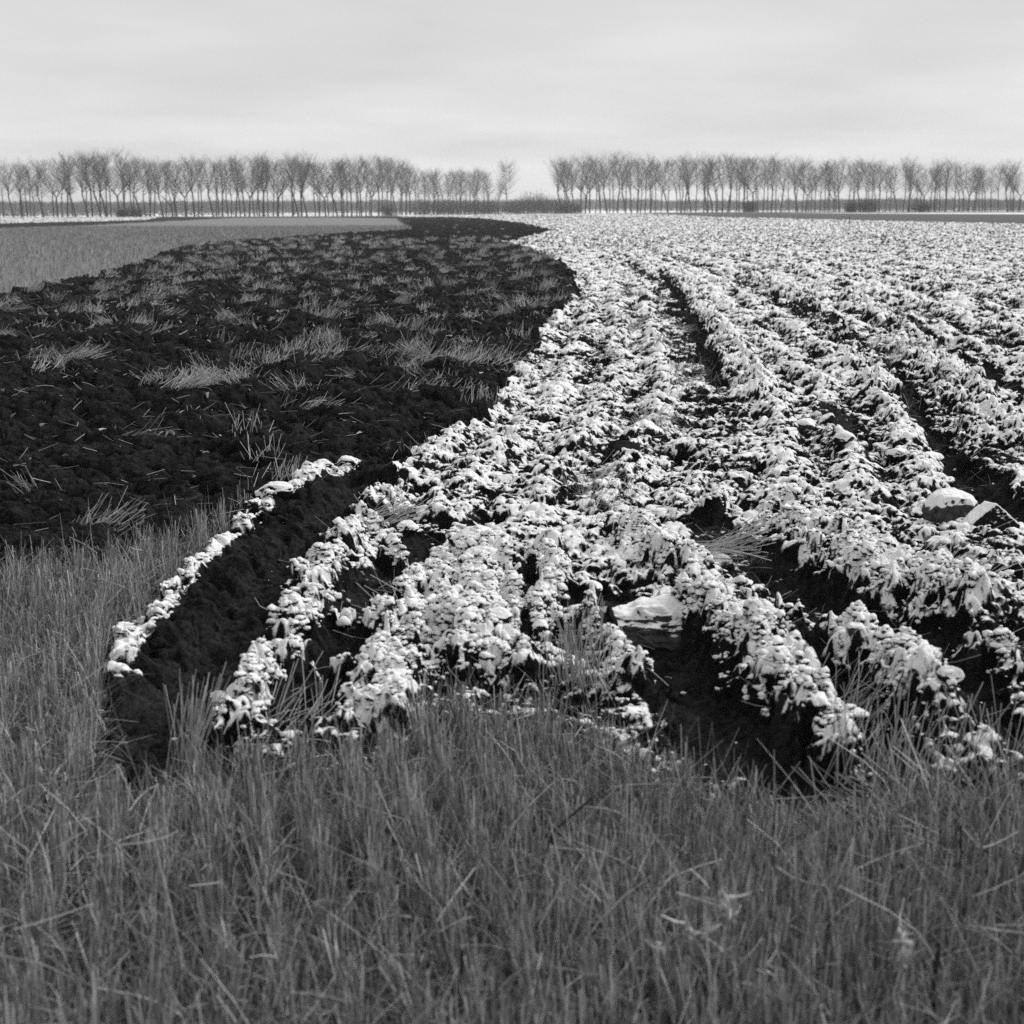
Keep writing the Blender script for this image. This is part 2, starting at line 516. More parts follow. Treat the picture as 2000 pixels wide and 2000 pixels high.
def clay_snow():
    t = M_CLAY.node_tree
    mx = [n for n in t.nodes if n.type == 'MIX' and n.data_type == 'FLOAT' and n.inputs[0].is_linked and n.inputs[0].links[0].from_node.type == 'MAP_RANGE'][0]
    f = nrange(t, nmath(t, 'ADD', attr(t, 'snow'), nmath(t, 'MULTIPLY', nmath(t, 'SUBTRACT', nnoise(t, 20, 5, rough=.65), .5), 1.2)), .38, .5, smooth=True)
    t.links.new(f, mx.inputs[0])
clay_snow()
M_BARE = clod_mat('bare_clod', .017, 1.5, 1.6, .3, 30)

def straw_mat(name, base, var):
    m, t, b = newmat(name)
    c = nmath(t, 'MULTIPLY', nmath(t, 'ADD', nmath(t, 'MULTIPLY', attr(t, 'tone'), var), 1 - var * .5), base)
    c = nmath(t, 'MULTIPLY', c, nrange(t, nnoise(t, 40, 2), .3, .7, .75, 1.2))
    t.links.new(c, b.inputs['Base Color'])
    b.inputs['Roughness'].default_value = .6
    b.inputs['Specular IOR Level'].default_value = .3
    return m
M_STUBBLE = straw_mat('stubble_straw', .29, 1.3)
M_STRAW = straw_mat('loose_straw', .30, 1.0)
M_FARSTRAW = straw_mat('distant_stubble', .26, .9)
M_LEAF = straw_mat('dry_leaf', .42, .8)
M_DARKSTEM = straw_mat('dark_dead_stem', .018, .5)
M_BARK = straw_mat('bark', .035, .4)
M_TWIG = straw_mat('twigs', .11, .4)
M_WOOD = straw_mat('distant_wood', .05, .6)
M_BUSH = straw_mat('bush_twigs', .05, .6)

# ------------------------------------------------------------------ the land, one continuous sheet cut along the field edges
def land():
    # columns: fine inside the view, coarse outside it
    c_in = np.linspace(-.375, .375, 1100)
    st = np.concatenate([np.linspace(.0008, .005, 130), np.linspace(.006, .08, 20)])
    c_l = -.375 - np.cumsum(st); c_r = .375 + np.cumsum(st)
    cols = np.concatenate([c_l[::-1], c_in, c_r])
    rows = [1.2]
    while rows[-1] < 6500:
        d = rows[-1]
        if d < 3.6: s = .02
        elif d < 22: s = d / 800
        elif d < 70: s = d / 480
        elif d < 200: s = d / 260
        elif d < 480: s = d / 150
        else: s = d / 25
        rows.append(d + s)
    rows = np.array(rows)
    U, R = np.meshgrid(cols, rows)
    X = (U * R); Y = R + 0 * U
    # grain of the grid broken up
    j = (rnd((U * 90000).astype(np.int32), (R * 1000).astype(np.int32), 5) - .5)
    Y = Y + j * np.gradient(rows)[:, None] * .5
    sh = X.shape
    print('grid', sh)
    h, z, s, tone, fur = terrain(X.ravel(), Y.ravel(), True)
    x = X.ravel().copy(); y = Y.ravel().copy()
    # slight sideways bulging of clods
    near = (y < 40) & ((z == 1) | (z == 2))
    x[near] += .014 * perlin(x[near], y[near], .06, 91); y[near] += .014 * perlin(x[near], y[near], .06, 92)
    V = np.stack([x, y, h], 1).astype(np.float32)
    G = V.reshape(sh + (3,))
    # slope: steep sides keep no snow
    du = np.gradient(G, axis=1); dv = np.gradient(G, axis=0)
    nrm = np.cross(du, dv); nz = nrm[..., 2] / (np.linalg.norm(nrm, axis=-1) + 1e-12)
    nz = np.abs(nz).ravel()
    ploughed = (z == 2) | (z == 1) | (z == 0)
    k = np.where(y < 60, 1.6, 1.)
    k = k * (1 - .25 * line_fields(X.ravel(), Y.ravel())[2] * (y < 9))
    s = np.where(ploughed, s + k * .75 * (nz - .84), s)
    idx = np.arange(sh[0] * sh[1]).reshape(sh)
    Q = np.stack([idx[:-1, :-1], idx[:-1, 1:], idx[1:, 1:], idx[1:, :-1]], -1).reshape(-1, 4)
    zf = z[Q[:, 0]]
    names = {0: ('stubble_ground', 'dark ground between the stubble stalks in the foreground', 'ground'),
             1: ('ploughed_soil', 'black freshly ploughed soil with no snow left of the snowy furrows', 'field'),
             2: ('snowy_field', 'ploughed field of clods dusted with snow running to the tree rows', 'field'),
             3: ('stubble_field', 'flat grey unploughed stubble field beyond the black soil on the left', 'field'),
             4: ('snow_strip', 'narrow white strip of snowy ground before the left tree row', 'field'),
             5: ('far_ploughed_strip', 'thin black ploughed strip under the white strip on the left', 'field'),
             6: ('grey_field', 'flat dark grey field wedge at the far right', 'field'),
             7: ('far_land', 'pale snowy land before and beyond the tree rows', 'ground'),
             8: ('tree_verge', 'grey grass verge under the tree rows', 'ground')}
    for zi, (nm, lab, cat) in names.items():
        q = Q[zf == zi]
        if not len(q): continue
        used, inv = np.unique(q.ravel(), return_inverse=True)
        me = np_mesh(nm, V[used], inv.reshape(-1, 4), {'snow': s[used], 'tone': tone[used]}, True)
        tag(link(nm, me, M_GROUND), lab, cat, None, 'structure')
land()
# ground around and behind the camera, just under the sheet
def under():
    me = np_mesh('surrounding_ground', np.array([[-6000, -6000, -.35], [6000, -6000, -.35], [6000, 6600, -.35], [-6000, 6600, -.35]]), np.array([[0, 1, 2, 3]]),
                 {'snow': [-1] * 4, 'tone': [.08] * 4})
    tag(link('surrounding_ground', me, M_GROUND), 'grey open land all round the fields', 'ground', None, 'structure')
under()

# ------------------------------------------------------------------ straw: vectorised thin stalks
def stalks(P, D, Ln, R, bend, tone, rings=3, sides=3, flat=1., taper=1.):
    n = len(P)
    D = D / np.linalg.norm(D, axis=1, keepdims=True)
    a = np.where(np.abs(D[:, 2:3]) < .9, np.array([[0, 0, 1.]]), np.array([[1., 0, 0]]))
    u = np.cross(D, a); u /= np.linalg.norm(u, axis=1, keepdims=True); v = np.cross(D, u)
    ph = rng.uniform(0, 6.28, n)
    u, v = u * np.cos(ph)[:, None] + v * np.sin(ph)[:, None], v * np.cos(ph)[:, None] - u * np.sin(ph)[:, None]
    T = np.linspace(0, 1, rings)
    V = np.empty((n, rings, sides, 3))
    for i, tt in enumerate(T):
        c = P + D * (Ln * tt)[:, None] + bend * (Ln * tt * tt)[:, None]
        r = R * (1 - (1 - taper) * tt)
        for k in range(sides):
            g = 2 * math.pi * k / sides
            V[:, i, k] = c + u * (r * math.cos(g))[:, None] + v * (r * flat * math.sin(g))[:, None]
    base = (np.arange(n) * rings * sides)[:, None]
    fs = []
    for i in range(rings - 1):
        for k in range(sides):
            k2 = (k + 1) % sides
            fs.append(np.concatenate([base + i * sides + k, base + i * sides + k2, base + (i + 1) * sides + k2, base + (i + 1) * sides + k], 1))
    Fc = np.stack(fs, 1).reshape(-1, 4)
    return V.reshape(-1, 3), Fc, np.repeat(tone, rings * sides)


class Pile:
    def __init__(s): s.V = []; s.F = []; s.T = []; s.n = 0
    def add(s, vft):
        V, Fc, T = vft
        s.V.append(V); s.F.append(Fc + s.n); s.T.append(T); s.n += len(V)
        return s
    def build(s, name, mat, parent=None, smooth=False):
        me = np_mesh(name, np.concatenate(s.V), np.concatenate(s.F), {'tone': np.concatenate(s.T)}, smooth)
        return link(name, me, mat, parent)


def dirs(n, tilt, az=None, azs=math.pi):
    th = np.abs(rng.normal(0, tilt, n)); a = rng.uniform(-math.pi, math.pi, n) if az is None else rng.normal(az, azs, n)
    return np.stack([np.sin(th) * np.cos(a), np.sin(th) * np.sin(a), np.cos(th)], 1)


def scatter(n, y0, y1, xs=.42, power=2.0):
    """points spread over the seen wedge of land; power 2 = even per square metre"""
    r = (y0 ** power + rng.random(n) * (y1 ** power - y0 ** power)) ** (1 / power)
    return rng.uniform(-xs, xs, n) * r, r


def place(X, Y, zok):
    h, z = terrain(X, Y)
    m = np.isin(z, zok)
    return X[m], Y[m], h[m]


def stubble_near():
    P = Pile()
    # plants: several cut stalks from one root, in drilled rows
    n = 54000
    X, Y = scatter(n, 2.0, 9.5, .75)
    a = .22
    rowc = (X * math.cos(a) + Y * math.sin(a)) / .125
    off = (np.round(rowc) - rowc) * .125 * .8
    X = X + off * math.cos(a); Y = Y + off * math.sin(a)
    X, Y, Z = place(X, Y, [0])
    fur, dep, rid, hei = line_fields(X, Y)
    ok = (rid < .3) & (fur < .3)
    X, Y, Z = X[ok], Y[ok], Z[ok]
    dens = perlin(X, Y, .5, 401)
    ok = rng.random(len(X)) < .9 + .5 * dens
    X, Y, Z = X[ok], Y[ok], Z[ok]
    print('stubble plants', len(X))
    k = 6
    X = np.repeat(X, k); Y = np.repeat(Y, k); Z = np.repeat(Z, k)
    m = len(X)
    X = X + rng.normal(0, .018, m); Y = Y + rng.normal(0, .018, m)
    D = dirs(m, .15)
    lean = np.stack([perlin(X, Y, .35, 402) * .16, perlin(X, Y, .35, 403) * .16, 0 * X], 1)
    D = D + lean
    Ln = np.clip(rng.normal(.13, .042, m), .03, .28) * (1 + .25 * perlin(X, Y, .8, 404))
    R = rng.uniform(.0008, .0017, m)
    tone = np.clip(rng.normal(.5, .45, m), -.1, 1.9)
    P.add(stalks(np.stack([X, Y, Z - .01], 1), D, Ln, R, rng.normal(0, .05, (m, 3)), tone))
    # dead leaves and thin curling blades between the stalks
    m = 180000
    X, Y = scatter(m, 2.0, 8.5, .75)
    X, Y, Z = place(X, Y, [0])
    fur, dep, rid, hei = line_fields(X, Y)
    ok = (rid < .2) & (fur < .3); X, Y, Z = X[ok], Y[ok], Z[ok]
    m = len(X)
    D = dirs(m, .75)
    P.add(stalks(np.stack([X, Y, Z + rng.uniform(0, .06, m)], 1), D, rng.uniform(.05, .17, m), rng.uniform(.0007, .003, m),
                 rng.normal(0, .5, (m, 3)) - np.array([0, 0, .2]), np.clip(rng.normal(.35, .55, m), 0, 2.0), rings=4, sides=3, flat=.25, taper=.3))
    # long loose straws lying over the stubble
    m = 1500
    X, Y = scatter(m, 2.0, 8.0, .50)
    X, Y, Z = place(X, Y, [0])
    m = len(X)
    D = dirs(m, .25) * np.array([1, 1, .0]) ; az = rng.uniform(0, 6.28, m)
    D = np.stack([np.cos(az), np.sin(az), rng.normal(0, .3, m)], 1)
    P.add(stalks(np.stack([X, Y, Z + rng.uniform(.04, .16, m)], 1), D, rng.uniform(.05, .18, m), rng.uniform(.0008, .0016, m),
                 rng.normal(0, .12, (m, 3)), np.clip(rng.normal(.7, .25, m), 0, 1.4), rings=4))
    o = P.build('stubble', M_STUBBLE)
    tag(o, 'dense grey cut cereal stubble standing across the foreground', 'stubble', None, 'stuff')
stubble_near()


def stubble_far():
    P = Pile()
    m = 110000
    X, Y = scatter(m, 18, 150, .42, 1.15)
    X, Y, Z = place(X, Y, [3])
    m = len(X)
    k = Y / 24.
    D = dirs(m, .22)
    P.add(stalks(np.stack([X, Y, Z], 1), D, rng.uniform(.07, .19, m), rng.uniform(.002, .005, m) * np.clip(k, 1, 4), rng.normal(0, .1, (m, 3)),
                 np.clip(rng.normal(.5, .3, m), 0, 1.3), rings=2))
    tag(P.build('distant_stubble', M_FARSTRAW), 'short grey stubble over the flat field beyond the black soil', 'stubble', None, 'stuff')
stubble_far()


def tuft(P, x, y, z, n, az, spread=.10, tilt=1.0, Lm=.17, tone=.6, r=.0018, fan=.45, elong=2.):
    a = rng.normal(az, fan, n)
    th = np.clip(rng.normal(tilt, .22, n), 0.05, 1.5)
    D = np.stack([np.sin(th) * np.cos(a), np.sin(th) * np.sin(a), np.cos(th)], 1)
    px, py = -math.sin(az), math.cos(az)
    s = rng.normal(0, spread * elong, n); q = rng.normal(0, spread, n)
    B = np.stack([x + px * s + math.cos(az) * q, y + py * s + math.sin(az) * q, z + rng.uniform(-.01, .04, n)], 1)
    P.add(stalks(B, D, rng.uniform(.35, 1.25, n) * Lm, rng.uniform(.75, 1.2, n) * r, rng.normal(0, .06, (n, 3)), np.clip(rng.normal(tone, .2, n), 0, 1.4), rings=3))


def field_straw():
    # on the black soil
    P = Pile()
    X, Y = scatter(4200, 7.2, 75, .42, 1.45)
    X, Y, Z = place(X, Y, [1])
    dens = perlin(X, Y, 1.6, 501) + .6 * perlin(X, Y, .6, 502) + .95 * sstep(8.5, 12.5, Y) - .22
    keep = rng.random(len(X)) < np.clip(.15 + .8 * dens, .015, 1) 
    keep &= ~((Y < 7.9) & (X > -1.4))
    X2, Y2 = scatter(900, 70, 230, .42, 1.2)
    X2, Y2, Z2 = place(X2, Y2, [1])
    X = np.append(X, X2); Y = np.append(Y, Y2); Z = np.append(Z, Z2); keep = np.append(keep, np.ones(len(X2), bool))
    X, Y, Z = X[keep], Y[keep], Z[keep]
    print('tufts', len(X))
    for x, y, z in zip(X, Y, Z):
        az = rng.normal(.8, .6) if rng.random() < .5 else rng.uniform(0, 6.28)
        f = min(max(y / 12., .8), 5)
        tuft(P, x, y, z + .01, int(rng.integers(9, 46)), az, .07, float(rng.uniform(.45, 1.3)), .15, .7, .0019 * f ** .7, .4, 1.1)
    # single straws lying about
    m = 8000
    X, Y = scatter(m, 5.5, 40, .42, 1.5)
    X, Y, Z = place(X, Y, [1])
    fur = line_fields(X, Y)[0]
    k = (fur < .2) | (rng.random(len(X)) < .06); X, Y, Z = X[k], Y[k], Z[k]
    m = len(X); az = rng.uniform(0, 6.28, m)
    D = np.stack([np.cos(az), np.sin(az), rng.normal(.15, .25, m)], 1)
    P.add(stalks(np.stack([X, Y, Z + .015], 1), D, rng.uniform(.04, .16, m), rng.uniform(.0012, .002, m) * np.clip(Y / 9, 1, 2.5), rng.normal(0, .1, (m, 3)),
                 np.clip(rng.normal(.5, .3, m), 0, 1.3), rings=3))
    tag(P.build('straw_in_black_soil', M_STRAW), 'pale tufts of stubble straw turned up all over the black ploughed soil', 'straw', None, 'stuff')
    # small pale dead leaves
    P = Pile()
    X, Y = scatter(1100, 7, 34, .42, 1.5)
    X, Y, Z = place(X, Y, [1]); m = len(X)
    az = rng.uniform(0, 6.28, m)
    D = np.stack([np.cos(az), np.sin(az), rng.normal(.1, .3, m)], 1)
    P.add(stalks(np.stack([X, Y, Z + .02], 1), D, rng.uniform(.02, .06, m), rng.uniform(.006, .016, m), rng.normal(0, .35, (m, 3)),
                 rng.uniform(.1, 1.1, m), rings=4, sides=4, flat=.2, taper=.35))
    tag(P.build('dead_leaves', M_LEAF), 'small pale dead leaves strewn over the black soil', 'leaves', None, 'stuff')
    # in the snowy field: grey tufts along the rows
    P = Pile()
    X, Y = scatter(2100, 5.2, 70, .42, 1.4)
    X, Y, Z = place(X, Y, [2])
    u = row_u(X, Y); fr = (u - .78) - np.round(u - .78)
    dens = perlin(X, Y, 1.5, 511) + .4 * perlin(X, Y, .5, 512) - .10 + .9 * np.exp(-(fr / .10) ** 2)
    keep = rng.random(len(X)) < np.clip(.75 * dens, .012, 1)
    X, Y, Z = X[keep], Y[keep], Z[keep]
    ex = gp([(1195, 570), (1190, 620), (1305, 640), (1300, 700), (1320, 735), (1400, 530), (1460, 512), (1530, 550), (1660, 605), (1710, 640), (1240, 830), (1105, 960), (1130, 930), (1640, 560), (1760, 690), (1190, 680)])
    ex = np.repeat(ex, 7, 0) + rng.normal(0, 1, (len(ex) * 7, 2)) * np.array([.13, .5]) * (np.repeat(ex[:, 1:], 7, 0) / 14)
    ez, _ = terrain(ex[:, 0], ex[:, 1])
    X = np.append(X, ex[:, 0]); Y = np.append(Y, ex[:, 1]); Z = np.append(Z, ez)
    print('row tufts', len(X))
    for x, y, z in zip(X, Y, Z):
        f = min(max(y / 12., .8), 2.2)
        tuft(P, x, y, z - .005, int(rng.integers(8, 34)), rng.uniform(0, 6.28), .06, float(rng.uniform(.5, 1.35)), .12, .45, .0017 * f ** .7, .6, 1.5)
    m = 3000
    X, Y = scatter(m, 4.2, 20, .42, 1.5)
    X, Y, Z = place(X, Y, [2]); m = len(X); az = rng.uniform(0, 6.28, m)
    D = np.stack([np.cos(az), np.sin(az), rng.normal(.2, .3, m)], 1)
    P.add(stalks(np.stack([X, Y, Z + .005], 1), D, rng.uniform(.05, .16, m), rng.uniform(.001, .0018, m), rng.normal(0, .15, (m, 3)),
                 np.clip(rng.normal(.4, .3, m), 0, 1.3), rings=3))
    tag(P.build('straw_in_snowy_rows', M_STRAW), 'grey straw tufts and single straws sticking out of the snowy clods', 'straw', None, 'stuff')
field_straw()


def at(x, y, dz=0.):
    X, Y = ground_point(x * K, y * K)
    h, _ = terrain(np.array([X]), np.array([Y]))
    return X, Y, float(h[0]) + dz


def straw_thing(name, label, cat, x, y, n, az, group=None, mat=None, **kw):
    X, Y, Z = at(x, y)
    P = Pile()
    tuft(P, 0, 0, 0, n, az, **kw)
    o = P.build(name, mat or M_STRAW)
    o.location = (X, Y, Z)
    tag(o, label, cat, group)
    return o

# tufts one can point to (x, y on the photograph's land; size; direction of lean)
GT = 'straw tufts standing out in the ploughed land'
for (x, y, n, az, tilt, Lm, sp, lab) in [
    (350, 1475, 60, .9, .30, .26, .022, 'stiff fan of pale stalks at the near end of the left furrow'),
    (175, 1010, 120, .3, 1.0, .20, .10, 'tangled heap of pale straw on black soil at the back edge of the stubble'),
    (1090, 1320, 90, 1.7, .35, .22, .05, 'upright grey straw clump between two snowy ridges left of the cracked clay slab'),
    (1330, 1080, 60, -.1, 1.35, .26, .07, 'long straws lying flat in the dark gap above right of the cracked clay slab'),
    (1610, 1360, 60, .5, 1.0, .24, .07, 'bent straw clump lying right of the large near ridge of snow'),
    (1660, 1500, 90, .9, .55, .24, .12, 'upright straw clump between the two near right snow ridges'),
    (1850, 1250, 70, -.7, 1.05, .25, .10, 'straw tuft combed to the right at the right end of the dark furrow'),
    (1800, 1090, 130, .4, 1.2, .16, .09, 'low fan of grey straw below the flat topped block on the right'),
    (1890, 1500, 60, .9, .5, .24, .12, 'straw clump at the right edge below the last snow ridge'),
    (1770, 1600, 110, 2.4, 1.15, .26, .16, 'long straws swept down and to the right beneath the near right ridges'),
    (870, 720, 200, .7, 1.0, .20, .20, 'largest straw patch at the right edge of the black soil'),
    (350, 790, 110, .5, 1.15, .19, .11, 'swirl of straws leaning right in the middle of the black soil'),
    (420, 770, 110, 2.7, 1.2, .19, .12, 'curved row of straws beside the swirl in the black soil'),
    (310, 655, 120, .6, 1.0, .17, .12, 'bright straw tuft leaning right in the upper left of the black soil'),
    (150, 715, 110, .3, 1.2, .18, .13, 'flat straw patch near the left edge of the black soil'),
    (590, 610, 26, 1.6, .35, .22, .06, 'few upright straws in the centre of the black soil'),
    (800, 770, 110, .7, 1.1, .19, .14, 'straw patch low in the right part of the black soil'),
    (1030, 590, 150, 1.0, .8, .17, .11, 'grey straw patch against the snow where the black soil bends'),
    (600, 800, 50, .5, 1.2, .16, .09, 'thin short row of straws right of the swirl in the black soil'),
    (500, 890, 22, 1.6, .9, .16, .06, 'few crossed straws above the first snow lump of the left furrow'),
    (530, 935, 60, 1.3, .7, .14, .09, 'straws standing behind the snow lumps at the top of the left furrow'),
    (540, 1385, 60, 1.3, 1.1, .20, .10, 'straws lying across the near end of the second snow ridge'),
    (720, 1010, 60, .3, 1.25, .17, .08, 'grey straws lying over the dark pocket right of the left furrow'),
]:
    straw_thing('straw_tuft', lab, 'straw tuft', x, y, n, az, GT, spread=sp * (.7 if n < 130 else 1), tilt=tilt, Lm=Lm, tone=.6 if y > 1200 else .8, r=.0015 if y > 1200 else .0019, fan=.5, elong=1.3)

# ------------------------------------------------------------------ single stems and stalks
def stem(pts_px_h, r, mat, label, name, cat):
    """pts: (x, y, height above the land) : base point placed on the land, the others by offset in metres"""
    (x, y), offs = pts_px_h
    X, Y, Z = at(x, y)
    P = Pile()
    prev = np.array([0, 0, -.02])
    for i, o_ in enumerate(offs):
        q = np.array(o_, float)
        d = q - prev
        P.add(stalks(prev[None], d[None], np.array([np.linalg.norm(d)]), np.array([r * (1 - .12 * i)]), np.zeros((1, 3)), np.array([.9]), rings=2, sides=6, taper=.9))
        prev = q
    o = P.build(name, mat); o.location = (X, Y, Z)
    tag(o, label, cat)
    return o

stem(((683, 1500), [(0, .02, .22)]), .0028, M_LEAF, 'single tall pale stalk standing in front of the central snow clods', 'straw_stalk', 'stalk')
stem(((350, 1860), [(-.02, 0, .16), (-.055, .01, .34)]), .0022, M_STRAW, 'tall thin pale stalk with a kink standing in the left foreground stubble', 'straw_stalk', 'stalk')
stem(((1045, 1870), [(-.03, 0, .14), (.03, .02, .25)]), .0022, M_STRAW, 'pale stalk kinked like a bow in the lower middle of the stubble', 'straw_stalk', 'stalk')
stem(((1100, 1850), [(.015, 0, .15), (.05, .02, .30)]), .0022, M_STRAW, 'long pale stalk leaning right beside the bow shaped one', 'straw_stalk', 'stalk')
stem(((870, 1960), [(0, 0, .12), (.004, 0, .19)]), .005, M_DARKSTEM, 'short thick black dead stem in the lower middle foreground', 'dead_stem', 'stem')
stem(((1755, 1975), [(0, 0, .15), (.004, 0, .22)]), .006, M_DARKSTEM, 'thick black dead stem low in the right foreground', 'dead_stem', 'stem')
stem(((1805, 1720), [(0, 0, .10), (-.003, 0, .20)]), .004, M_DARKSTEM, 'slim black dead stem upright in the right part of the stubble', 'dead_stem', 'stem')
stem(((1000, 1680), [(.06, .03, .13), (.15, .06, .20)]), .004, M_DARKSTEM, 'dark thin branch leaning right across the middle of the stubble', 'dead_stem', 'stem')
stem(((1658 / K, 441 / K), [(0, 0, .5), (.01, 0, .95)]), .05, M_DARKSTEM, 'small dark stake standing in the far snowy field', 'stake', 'stake')


def weed(x, y, s, label):
    X, Y, Z = at(x, y)
    root = bpy.data.objects.new('dry_weed', None); COL.objects.link(root); root.location = (X, Y, Z)
    tag(root, label, 'weed')
    P = Pile()
    n = 5
    D = dirs(n, .5)
    D[:, 1] = -abs(D[:, 1])
    Ln = rng.uniform(.16, .22, n) * s
    P.add(stalks(np.zeros((n, 3)), D, Ln, np.full(n, .002), rng.normal(0, .1, (n, 3)), np.full(n, .5), rings=4, sides=4))
    P.build('weed_stem', M_STRAW, root)
    for d, l in zip(D, Ln):
        P = Pile()
        tip = d / np.linalg.norm(d) * l
        k = 9
        P.add(stalks(np.repeat(tip[None], k, 0) * rng.uniform(.7, 1, (k, 1)), rng.normal(0, 1, (k, 3)), rng.uniform(.018, .045, k) * s, rng.uniform(.003, .006, k),
                     rng.normal(0, .4, (k, 3)), rng.uniform(.3, 1.1, k), rings=4, sides=4, flat=.25, taper=.3))
        P.build('curled_leaf', M_LEAF, root)

weed(1375, 1850, 1.0, 'dry weed with pale curled leaves in the lower right foreground')
weed(1290, 1880, .9, 'dry weed with one pale seed head left of the curled leaf weed')
weed(1690, 1900, .9, 'dry weed with bent pale leaves near the lower right corner')
weed(1440, 1960, .8, 'low dry weed at the bottom edge of the right foreground')


def leaf_cluster(x, y):
    X, Y, Z = at(x, y)
    P = Pile()
    n = 9
    a = np.linspace(-2.6, .2, n) + rng.normal(0, .2, n)
    D = np.stack([np.cos(a), np.sin(a) * .6, rng.uniform(.0, .9, n)], 1)
    P.add(stalks(np.zeros((n, 3)) + np.array([0, 0, .04]), D, rng.uniform(.05, .10, n), rng.uniform(.012, .02, n), rng.normal(0, .2, (n, 3)) - np.array([0, 0, .6]),
                 rng.uniform(.2, .9, n) * .6, rings=5, sides=4, flat=.2, taper=.35))
    o = P.build('withered_plant', M_STRAW); o.location = (X, Y, Z)
    tag(o, 'withered plant with drooping leaves in the lower part of the black soil', 'plant')
leaf_cluster(320, 865)

# ------------------------------------------------------------------ clods of earth
def ico(sub):
    import bmesh
    bm = bmesh.new(); bmesh.ops.create_icosphere(bm, subdivisions=sub, radius=1)
    V = np.array([v.co[:] for v in bm.verts]); Fc = np.array([[v.index for v in f.verts] for f in bm.faces]); bm.free()
    return V, Fc
ICO = {s: ico(s) for s in (2, 3, 5, 6)}


def n3(V, s, seed):
    return (perlin(V[:, 0] + seed, V[:, 1], s, seed) + perlin(V[:, 1], V[:, 2] - seed, s, seed + 1) + perlin(V[:, 2] + 7, V[:, 0], s, seed + 2)) / 3


def clod_shape(sub, seed, planes=11, rough=.10, scale=(1, 1, .7), cut=.72, extra=()):
    V, Fc = ICO[sub]
    r = np.random.default_rng(seed)
    Nn = r.normal(0, 1, (planes, 3)); Nn /= np.linalg.norm(Nn, axis=1, keepdims=True)
    d = r.uniform(min(cut, .94), .95, planes)
    for e, dd in extra:
        e = np.array(e, float); Nn = np.vstack([Nn, e / np.linalg.norm(e)]); d = np.append(d, dd)
    dot = V @ Nn.T
    f = np.min(np.where(dot > .05, d / np.maximum(dot, .05), 9), axis=1)
    f = np.minimum(f, 1.)
    f = f + rough * n3(V, .55, seed * 3 + 1) + rough * .6 * n3(V, .22, seed * 3 + 5) + (rough * .22 * n3(V, .08, seed * 3 + 9) if sub > 3 else 0)
    return V * f[:, None] * np.array(scale), Fc


def crumbs():
    """loose crumbs and small clods lying on the ridges and in the furrows"""
    shapes = [clod_shape(2, 100 + i, 8, .45, (1.1, .9, 1.), .45) for i in range(14)]
    groups = [('crumbs_in_snowy_field', [2, 0, 1], 7000, 3.9, 15, M_CRUMB, 'snow dusted crumbs of earth lying on the ridges and in the furrows'),
              ('crumbs_in_black_soil', [1], 6500, 5.5, 30, M_BARE, 'black crumbs of earth lying on the bare ploughed soil')]
    for nm, zok, n, y0, y1, mat, lab in groups:
        X, Y = scatter(n, y0, y1, .42, 1.3)
        X, Y, Z = place(X, Y, zok)
        fur, dep, rid, hei = line_fields(X, Y)
        nb = 0
        if zok[0] == 2:
            m9 = rng.random(len(X)) < .6; X, Y, Z, fur, rid = X[m9], Y[m9], Z[m9], fur[m9], rid[m9]
            xs, ys = [], []
            for p, rr, d in RIDGES + CLUMPS:
                if p[:, 1].min() > 8.5: continue
                for a_, b_ in zip(p[:-1], p[1:]):
                    kk = int(np.hypot(*(b_ - a_)) * rr * 15000); tt = rng.random((kk, 1))
                    q = a_ + (b_ - a_) * tt + rng.normal(0, rr * .6, (kk, 2)); xs.append(q[:, 0]); ys.append(q[:, 1])
            xs = np.concatenate(xs); ys = np.concatenate(ys); print('nuggets', len(xs))
            hz, _ = terrain(xs, ys); f2, _, r2, _ = line_fields(xs, ys)
            lr = xs < -.93 - .07 * (8.5 - ys)
            m8 = (f2 < .25) & (perlin(xs, ys, .11, 900) + .5 * perlin(xs, ys, .05, 901) > -.12) & ~(lr & (perlin(xs, ys, .17, 902) > -.05))
            nb = int(m8.sum())
            X = np.append(X, xs[m8]); Y = np.append(Y, ys[m8]); Z = np.append(Z, hz[m8]); fur = np.append(fur, f2[m8]); rid = np.append(rid, r2[m8])
        _, z = terrain(X, Y)
        if nm == 'crumbs_in_snowy_field':
            keep = ((z == 2) & ((fur < .2) | (rng.random(len(X)) < np.where(X > -.65, .4, .08)))) | ((rid > .35) & (z != 2))
        else:
            keep = (rid < .3) & ((fur < .3) | (rng.random(len(X)) < .6))
        nb = int(keep[-nb:].sum()) if nb else 0
        X, Y, Z, fur = X[keep], Y[keep], Z[keep], fur[keep]
        VV = []; FF = []; c = 0
        s = np.exp(rng.normal(math.log(.0115), .45, len(X))) * np.clip(Y / 9, .8, 1.8)
        s[-nb:] = np.exp(rng.normal(math.log(.0085), .42, nb)) if nb else s[-nb:]
        s = np.clip(s, .004, .032)
        s = np.where(fur > .3, s * .6, s)
        for i in range(len(X)):
            V, Fc = shapes[i % 14]
            a = rng.uniform(0, 6.28); ca, sa = math.cos(a), math.sin(a)
            x = V[:, 0] * ca - V[:, 1] * sa; y = V[:, 0] * sa + V[:, 1] * ca
            VV.append(np.stack([X[i] + x * s[i] * 1.15, Y[i] + y * s[i], Z[i] + V[:, 2] * s[i]], 1))
            FF.append(Fc + c); c += len(V)
        me = np_mesh(nm, np.concatenate(VV), np.concatenate(FF), None, True)
        tag(link(nm, me, mat), lab, 'crumbs', None, 'stuff')
crumbs()


